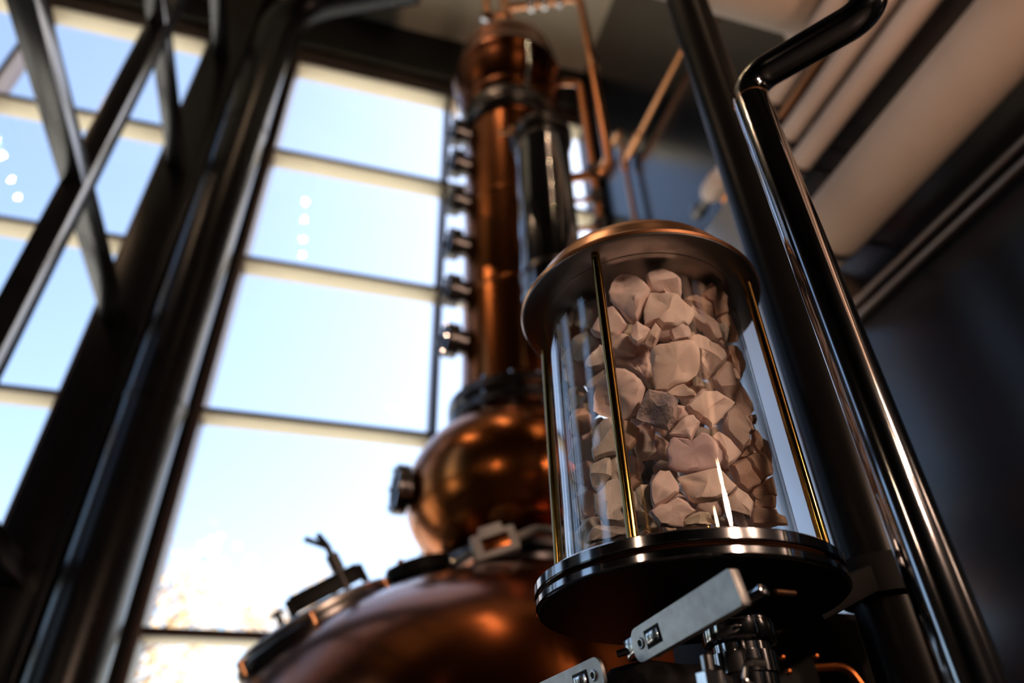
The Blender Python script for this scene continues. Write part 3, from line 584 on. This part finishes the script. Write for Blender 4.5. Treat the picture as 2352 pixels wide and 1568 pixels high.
   (0.4099, 0.5461, 1.6018), (-0.237, -0.949, -0.209), [(-0.4, 27.2), (5.2, 24.7), (7.9, 19.1), (10.6, 10.6), (12.8, 5.7), (12.0, -2.7), (6.5, -8.1), (9.1, -9.9), (7.2, -14.6), (2.3, -19.9), (-1.2, -23.3), (-4.5, -18.6), (-9.9, -12.1), (-15.6, -3.7), (-16.5, 2.3), (-15.0, 8.3), (-10.2, 17.4)]),
  ('v', 'large lilac-tinted rock with a twin-peaked outline below the leaf-shaped rock',
   (0.3431, 0.5338, 1.5619), (-0.419, -0.89, -0.18), [(-20.2, 14.8), (-16.5, 16.7), (-4.4, 13.2), (-1.2, 10.1), (4.5, 14.0), (10.2, 17.9), (14.6, 16.9), (18.9, 12.9), (23.4, 5.4), (26.4, -2.8), (25.4, -10.5), (18.1, -17.1), (8.4, -18.7), (-0.3, -19.5), (-10.8, -20.6), (-19.8, -17.6), (-27.3, -12.6), (-24.9, -5.0), (-25.5, 5.1)]),
  ('w', 'slanting rock beside the twin-peaked lilac rock',
   (0.3791, 0.5338, 1.5683), (-0.326, -0.926, -0.191), [(-11.6, 13.2), (-7.6, 17.6), (-4.7, 18.9), (-0.6, 16.7), (6.5, 9.9), (12.0, 1.1), (15.4, -4.8), (9.6, -10.1), (4.4, -14.8), (0.1, -17.9), (-2.8, -19.4), (-5.1, -13.8), (-3.4, -6.6), (-4.7, 2.0), (-7.8, 9.6)]),
  ('o', 'small tan wedge under the egg-shaped rock',
   (0.4193, 0.5566, 1.5802), (-0.198, -0.955, -0.219), [(-4.6, 0.6), (7.0, 10.2), (9.8, 5.5), (7.8, 0.2), (-1.2, -4.6), (-7.9, -5.9), (-10.8, -5.9)]),
  ('o', 'tilted brick-like tan rock at the lower right',
   (0.3994, 0.5404, 1.545), (-0.269, -0.942, -0.202), [(-13.0, 10.8), (-8.3, 13.4), (2.5, 18.4), (6.4, 13.0), (7.0, 6.4), (10.4, 1.1), (14.8, -5.5), (13.0, -8.4), (5.3, -11.2), (-1.1, -16.2), (-5.9, -11.8), (-9.8, -9.6), (-10.1, -3.1), (-11.5, 3.8)]),
  ('o', 'long tan rock against the right wall beside the brick-like rock',
   (0.4259, 0.5484, 1.562), (-0.209, -0.953, -0.22), [(-13.1, 9.5), (-3.0, 14.8), (5.1, 10.8), (9.9, 5.0), (12.6, -3.5), (11.2, -8.1), (5.0, -10.9), (-1.2, -13.8), (-6.0, -7.6), (-10.1, -0.8), (-10.4, 4.9)]),
  ('o', 'dim tan rock at the right wall above the long tan rock',
   (0.4421, 0.5599, 1.5923), (-0.169, -0.957, -0.237), [(-7.3, 15.0), (-3.2, 18.2), (0.4, 9.2), (8.6, 5.8), (9.3, -9.8), (9.1, -18.7), (6.6, -15.2), (1.3, -10.0), (-6.4, -4.2), (-10.3, 2.8), (-8.4, 7.7)]),
  ('o', 'dim brown pebble at the right wall beside the egg-shaped rock',
   (0.4413, 0.5608, 1.6266), (-0.167, -0.957, -0.237), [(-5.5, 1.1), (-2.5, 4.3), (4.0, 5.8), (5.1, 0.2), (2.4, -5.6), (-3.3, -5.7)]),
  ('w', 'wide pale hexagonal rock low at the centre right',
   (0.3455, 0.5272, 1.5241), (-0.413, -0.893, -0.181), [(-25.5, 8.2), (-22.6, 10.6), (-16.3, 11.1), (-5.7, 12.8), (1.7, 14.2), (10.1, 15.3), (14.1, 14.6), (18.2, 9.4), (22.4, 2.2), (26.9, -3.4), (23.8, -6.3), (19.6, -10.0), (11.1, -12.9), (2.5, -15.7), (-5.5, -15.8), (-14.6, -15.5), (-18.6, -12.3), (-20.6, -5.9), (-22.0, 1.0)]),
  ('w', 'rock with a shadowed left face above the steel strainer',
   (0.3794, 0.5339, 1.5111), (-0.325, -0.926, -0.191), [(-14.3, 5.7), (-8.2, 7.5), (-4.5, 11.0), (0.6, 16.5), (5.6, 12.1), (10.2, 8.7), (14.4, 0.6), (12.2, -5.5), (8.8, -13.1), (8.1, -14.1), (1.9, -11.7), (-7.8, -8.2), (-13.3, -7.4), (-13.8, -1.1)]),
  ('o', 'smooth tan rock under the brick-like rock at the lower right',
   (0.4228, 0.5524, 1.5361), (-0.203, -0.954, -0.22), [(-12.0, 1.1), (-1.6, 6.2), (13.2, 15.7), (13.0, 7.9), (13.2, -4.8), (3.8, -3.2), (-4.8, -10.9), (-10.1, -8.8), (-14.3, -2.7)]),
  ('o', 'small tan rock lying on the large corner rock at the lower right',
   (0.4239, 0.5509, 1.5239), (-0.205, -0.954, -0.22), [(-10.6, 4.4), (0.7, 8.2), (10.4, 5.5), (9.5, 0.1), (8.1, -4.8), (0.1, -5.9), (-5.8, -4.3), (-12.4, -3.2)]),
  ('o', 'large tan corner rock resting on the base at the lower right',
   (0.4224, 0.5528, 1.5116), (-0.203, -0.954, -0.22), [(-13.5, 6.7), (-10.4, 8.9), (-3.5, 6.8), (7.5, 5.7), (11.2, 0.9), (17.5, -1.2), (18.8, -9.7), (1.8, -8.7), (-14.6, -7.4), (-14.9, -1.8)]),
]

# ------------------------------------------------------------------ glass jar of rocks
JX, JY = .361, .624
JB, JT = 1.464, 1.800
jar = thing('glass_jar', 'upright glass cylinder jar with brass rods and a copper domed cap', 'jar', (JX, JY, 1.44))
jc = (JX, JY, 0)
def jt(name, prof, m, seg=96, closed=False, parent=jar): return MB().lathe(jc, prof, seg=seg, closed=closed).build(name, m, parent)
jt('base_disc', [(0, 1.4525), (.148, 1.4525), (.150, 1.454), (.150, 1.4625), (.1485, JB), (0, JB)], M['steel_polished'])
jt('gasket', [(0, 1.4490), (.1435, 1.4490), (.1465, 1.4508), (.1435, 1.4525), (0, 1.4525)], M['rubber_gasket'])
jt('lower_disc', [(0, 1.4405), (.1475, 1.4405), (.1495, 1.442), (.1495, 1.4475), (.148, 1.449), (0, 1.449)], M['steel_polished'])
jt('underside', [(0, 1.4395), (.1462, 1.4395), (.1470, 1.4405), (0, 1.4405)], M['underside'])  # black skin added under the steel disc, dark reflection put into its colour
jt('glass_tube', [(.1135, JB+.0005), (.1165, JB+.0005), (.1165, JT+.002), (.1135, JT+.002)], M['jar'], 128, True)
jt('cap_plate', [(0, JT+.004), (.1128, JT+.004), (.1128, JT+.0005), (.1125, JT), (.119, JT), (.1195, JT+.001), (.121, JT+.001), (.1215, JT), (.147, JT), (.1495, JT+.0015), (.1495, JT+.009), (.147, JT+.012), (0, JT+.012)], M['steel_satin'])
jt('cap_ring', [(.1470, JT+.0045), (.1500, JT+.0035), (.1515, JT+.0065), (.1500, JT+.0095), (.1470, JT+.011)], M['copper_pipe'], 96, True)
dome = [(.147, JT+.011), (.143, JT+.013)]
for i in range(1, 15):
    a = R(i*90/14); dome.append((.138*math.cos(a), JT+.014+.083*math.sin(a)))
jt('cap_dome', dome, M['copper_bright'])
for k in range(4):
    a = R(-135.7+90*k); x, y = JX+.1365*math.cos(a), JY+.1365*math.sin(a)
    MB().cyl((x, y, JB-.004), (x, y, JT+.002), .0052, 20, .0004).build('rod', M['bronze'], jar)
t = tag(MB().lathe((.392, .572, JB+.0006), [(.034, 0), (.036, 0), (.037, .001), (.037, .013), (.035, .014), (.030, .014), (.029, .012), (.029, .002), (.034, .002)], seg=40).build('strainer', M['steel'], None),
        'short steel strainer ring on the floor of the glass jar', 'strainer')

def clampv(v):
    dx, dy = v.x-JX, v.y-JY; r = math.hypot(dx, dy)
    if r > .1120: v.x = JX+dx*.1120/r; v.y = JY+dy*.1120/r
    v.z = max(v.z, JB+.0012); v.z = min(v.z, JT-.002)

def rock(tint, label, c, n, pts, seed):
    rnd = random.Random(seed)
    c, n = Vector(c), Vector(n).normalized()
    e1 = Vector((0, 0, 1)).cross(n).normalized(); e2 = n.cross(e1)
    P = [Vector((a*.001, b*.001, 0)) for a, b in pts]
    mid = sum(P, Vector())/len(P); P = [p-mid for p in P]; c = c + e1*mid.x + e2*mid.y
    dense = []                                               # finer chipped outline
    for i, p in enumerate(P):
        q = P[(i+1) % len(P)]; L = (q-p).length
        k = max(1, int(L/.004)); nn = (q-p).cross(Vector((0, 0, 1))).normalized()
        for j in range(k):
            w = p.lerp(q, j/k)
            dense.append(w + nn*(rnd.gauss(0, .00035) if j else 0))
    w = min(max(p.x for p in P)-min(p.x for p in P), max(p.y for p in P)-min(p.y for p in P))
    hf, hb = min(.34*w, .0085), min(.55*w, .016)
    gx, gy = rnd.uniform(-.2, .2), rnd.uniform(-.2, .2)
    fx, fy = rnd.uniform(-.2, .2)*w, rnd.uniform(-.2, .2)*w
    def ridge(q):                                            # broken faces meeting along a crooked ridge
        s = (q.x-fx)*math.cos(seed)+(q.y-fy)*math.sin(seed)
        return -abs(s)*.24
    bm = bmesh.new(); rings = []
    for sc_, h in ((.52, hf), (.82, hf*.92), (.955, hf*.55), (1.0, 0), (.93, -hb*.5), (.6, -hb)):
        ring = []
        for q in dense:
            z = h + (gx*q.x+gy*q.y + ridge(q) if h > 0 else 0)*min(1, h/hf if h > 0 else 1)
            v = c + e1*q.x*sc_ + e2*q.y*sc_ + n*(z + rnd.gauss(0, .0003))
            clampv(v); ring.append(bm.verts.new(v-c))
        rings.append(ring)
    N = len(dense)
    for a, b in zip(rings, rings[1:]):
        for k in range(N): bm.faces.new((a[k], b[k], b[(k+1) % N], a[(k+1) % N])).smooth = True
    vf = c + n*(hf + ridge(Vector((0, 0, 0)))*1.0); vb_ = c - n*hb; clampv(vf); clampv(vb_)
    v0, v1 = bm.verts.new(vf-c), bm.verts.new(vb_-c)
    for k in range(N):
        bm.faces.new((v0, rings[0][k], rings[0][(k+1) % N])).smooth = True
        bm.faces.new((v1, rings[-1][(k+1) % N], rings[-1][k])).smooth = True
    bmesh.ops.recalc_face_normals(bm, faces=bm.faces)
    me = bpy.data.meshes.new('rock'); bm.to_mesh(me); bm.free(); me.materials.append(ROCKM[tint])
    try: me.set_sharp_from_angle(angle=R(34))
    except Exception: pass
    o = bpy.data.objects.new('rock', me); COL.objects.link(o); o.location = c
    return tag(o, label, 'rock', 'pale rocks in the glass jar')
for i, (tint, label, c, n, pts) in enumerate(ROCKS): rock(tint, label, c, n, pts, i+1)

# rocks in the heart and along the far side of the jar, copies of six broken lumps
protos = []
for k in range(6):
    rnd = random.Random(100+k); bm = bmesh.new()
    for j in range(16):
        v = Vector((rnd.gauss(0, 1), rnd.gauss(0, 1), rnd.gauss(0, 1))).normalized()
        bm.verts.new(Vector((v.x*.017, v.y*.014, v.z*.0155))*rnd.uniform(.85, 1.08))
    r = bmesh.ops.convex_hull(bm, input=bm.verts)
    bmesh.ops.delete(bm, geom=[v for v in bm.verts if not v.link_faces], context='VERTS')
    bmesh.ops.bevel(bm, geom=list(bm.edges), offset=.0022, segments=2, affect='EDGES', profile=.6, clamp_overlap=True)
    for f in bm.faces: f.smooth = True
    me = bpy.data.meshes.new('rock'); bm.to_mesh(me); bm.free(); me.materials.append(ROCKM['pwgcpo'[k]])
    protos.append(me)
rnd = random.Random(5)
back = Vector((JX, JY, 0)).normalized()
def lump(x, y, z, label, group, s=1):
    o = bpy.data.objects.new('rock', rnd.choice(protos)); COL.objects.link(o)
    o.location = (x, y, z); o.rotation_euler = (rnd.uniform(0, 6), rnd.uniform(0, 6), rnd.uniform(0, 6)); o.scale = (s, s, s)
    tag(o, label, 'rock', group)
for lz in range(9):
    z = JB+.020+lz*.0325
    for k in range(7):
        a = k*2*math.pi/7+lz*.7; rr = .042 if k % 2 else .052
        lump(JX+rr*math.cos(a), JY+rr*math.sin(a), z+.006*(k % 3), 'shadowed rock deep in the heart of the glass jar', 'rocks deep in the heart of the jar', 1.12)
    lump(JX, JY, z, 'shadowed rock deep in the heart of the glass jar', 'rocks deep in the heart of the jar', 1.1)
    for sgn, side in ((1, 'window'), (-1, 'pole')):
        for q in (52, 74, 97):
            a = math.atan2(back.y, back.x) + sgn*R(q) + (lz % 2)*.1
            lump(JX+.089*math.cos(a), JY+.089*math.sin(a), z+.004*(q % 2), f'rock against the glass on the {side} side of the jar', f'rocks along the {side} side of the jar', 1.12)

# ------------------------------------------------------------------ valve with two lever plates under the jar
vx, vy = .386, .588
valve = thing('butterfly_valve', 'steel valve with two stamped lever plates under the glass jar', 'valve', (vx, vy, 1.10))
MB().lathe((vx, vy, 0), [(.030, 1.441), (.030, 1.428), (.0265, 1.426), (.0265, 1.10)], seg=36).build('outlet_pipe', M['steel_polished'], valve)
MB().lathe((vx, vy, 0), [(.028, 1.398), (.0325, 1.399), (.0335, 1.401), (.0335, 1.4125), (.0330, 1.4130), (.0330, 1.4145), (.0335, 1.415), (.0335, 1.427), (.0325, 1.429), (.028, 1.430)], seg=40).build('ferrule', M['steel_polished'], valve)
MB().lathe((vx, vy, 0), [(.026, 1.372), (.0295, 1.373), (.0295, 1.390), (.026, 1.391)], seg=40, closed=True).build('clamp_ring', M['steel_polished'], valve)
la = Vector((.0234, -.125, .013)).normalized()             # lever direction, toward the viewer
ln = Vector((-.97, -.20, -.12)); ln = (ln - la*ln.dot(la)).normalized(); lu = la.cross(ln).normalized()
if lu.z < 0: lu = -lu
def lever(p0, d, length, hgt, label):
    """pressed plate: rounded pivot end, folded lips, eyelet, slot with a bright stamped insert"""
    d = Vector(d).normalized(); p0 = Vector(p0)
    pts = []
    r = hgt*.42
    for k in range(9):
        a = R(90+180*k/8); pts.append((r*.75+r*.75*math.cos(a), (hgt/2-r)*(1 if k < 4.5 else -1)+r*math.sin(a)))
    pts += [(length-.002, -hgt/2), (length, -hgt/2+.002), (length, hgt/2-.002), (length-.002, hgt/2)]
    b = MB(); f = [b.b.verts.new(p0+d*x+lu*y+ln*.0015) for x, y in pts]; g = [b.b.verts.new(p0+d*x+lu*y-ln*.0015) for x, y in pts]
    b.b.faces.new(f); b.b.faces.new(g[::-1])
    for k in range(len(pts)): b.b.faces.new((f[k], g[k], g[(k+1) % len(pts)], f[(k+1) % len(pts)]))
    for s in (-1, 1): b.obox(p0+d*(length*.56)+lu*s*(hgt/2-.001)-ln*.004, d, lu, ln, length*.86, .002, .008, .0006)
    b.obox(p0+d*(length-.001)-ln*.004, d, lu, ln, .002, hgt-.002, .008, .0006)
    h = b.build('lever', M['plate'], valve, 30); tag(h, label)
    e = p0+d*.0125
    MB().lathe(e+ln*.0014, [(.0026, 0), (.0026, .0010), (.0032, .0014), (.0040, .0014), (.0046, .0010), (.0046, 0)], ln, 24).build('eyelet', M['steel'], h)
    MB().lathe(e+ln*.0014, [(0, .0006), (.0024, .0006), (.0024, 0), (0, 0)], ln, 20).build('eyelet_shade', M['black'], h)  # black disc paints the dark of the eyelet opening
    s0 = p0+d*.0305
    MB().obox(s0+ln*.0013, d, lu, ln, .0215, .0150, .0012, .0005).build('slot', M['black'], h)  # raised black block paints the shade inside the recess
    MB().obox(s0+ln*.0022-lu*.0002, d, lu, ln, .0165, .0095, .0016, .0007).build('stamped_insert', M['steel'], h)
    mk = MB()
    for q in (-.0055, -.003, -.0004, .0022, .0048): mk.obox(s0+d*q+ln*.0031, d, lu, ln, .0006, .0045, .0005)
    mk.build('stamped_marks', M['steel_dark'], h)
    return h
lever((.2800, .5875, 1.3925), la, .137, .0275, 'bright lever plate pointing toward the viewer')
lever((.2545, .5985, 1.3755), (-.045, .145, -.012), .150, .0275, 'grey lever plate pointing away toward the window')
pb = Vector((.2800, .5875, 1.3925)) - la*.007 - ln*.012 + lu*.003
MB().obox(pb, la, lu, ln, .022, .018, .016, .001).cyl(pb+ln*.006-la*.009, pb+ln*.012-la*.018, .003, 10).build('lever_block', M['steel_polished'], valve)
MB().tube([(.262, .640, 1.355), (.278, .622, 1.366), (.300, .607, 1.368), (.330, .598, 1.366), (vx, vy, 1.366)], 0, 20, rads=[.010, .018, .020, .017, .017]).build('hub', M['underside'], valve)
MB().obox((.335, .50, 1.408), la, lu, ln, .06, .010, .010, .002).build('stop_bar', M['steel_polished'], valve)
MB().tube([(.352, .474, 1.411), (.372, .478, 1.412)], .0022, 10).build('pin', M['copper_bright'], valve)
t = thing('mount_arm', 'black arm joining the base of the jar to the black pole', 'bracket', (.56, .656, 1.435))
MB().obox((.574, .665, 1.4775), (.13, .022, .055), (-.022, .13, 0), (-.054, -.009, .13), .135, .045, .028, .003).build('arm', M['underside'], t)
MB().lathe((.661, .682, 1.478), [(.0435, 0), (.054, .001), (.054, .044), (.0435, .045)], seg=36, closed=True).build('collar', M['underside'], t)
# chrome bits below the valve
t = thing('clamp_screw', 'chrome clamp screw with a knurled nut under the lever plates', 'screw', (.306, .516, 1.30))
MB().cyl((.306, .516, 1.28), (.306, .516, 1.360), .0115, 8, .001).build('nut', M['steel'], t)
MB().cyl((.306, .516, 1.355), (.306, .516, 1.372), .005, 14).build('shank', M['steel'], t)
t = thing('hose_clamp', 'small chrome clamp with copper rivets under the steel valve', 'clamp', (.335, .50, 1.33))
MB().tube([(.345, .498, 1.364), (.332, .503, 1.366), (.328, .505, 1.350), (.336, .498, 1.345), (.350, .492, 1.347)], .0030, 12, bend=.006).build('band', M['steel'], t)
for dx, dz in ((.022, .018), (.024, .008), (.026, -.003), (.046, .018), (.050, -.003)): MB().lathe((.335+dx, .50-dx*.35, 1.349+dz), [(0, .003), (.0016, .0024), (.0024, .001), (.0024, -.001), (0, -.001)], (-.3, -.9, -.1), 12).build('rivet', M['copper_dark'], t)
t = thing('capillary_tube', 'thin bent copper tube at the lower edge beside the control box', 'tube', (.39, .46, 1.33))
MB().tube([(.372, .476, 1.357), (.392, .466, 1.357), (.398, .462, 1.34), (.405, .458, 1.20)], .003, 12, bend=.012).build('tube_body', M['copper_dark'], t)
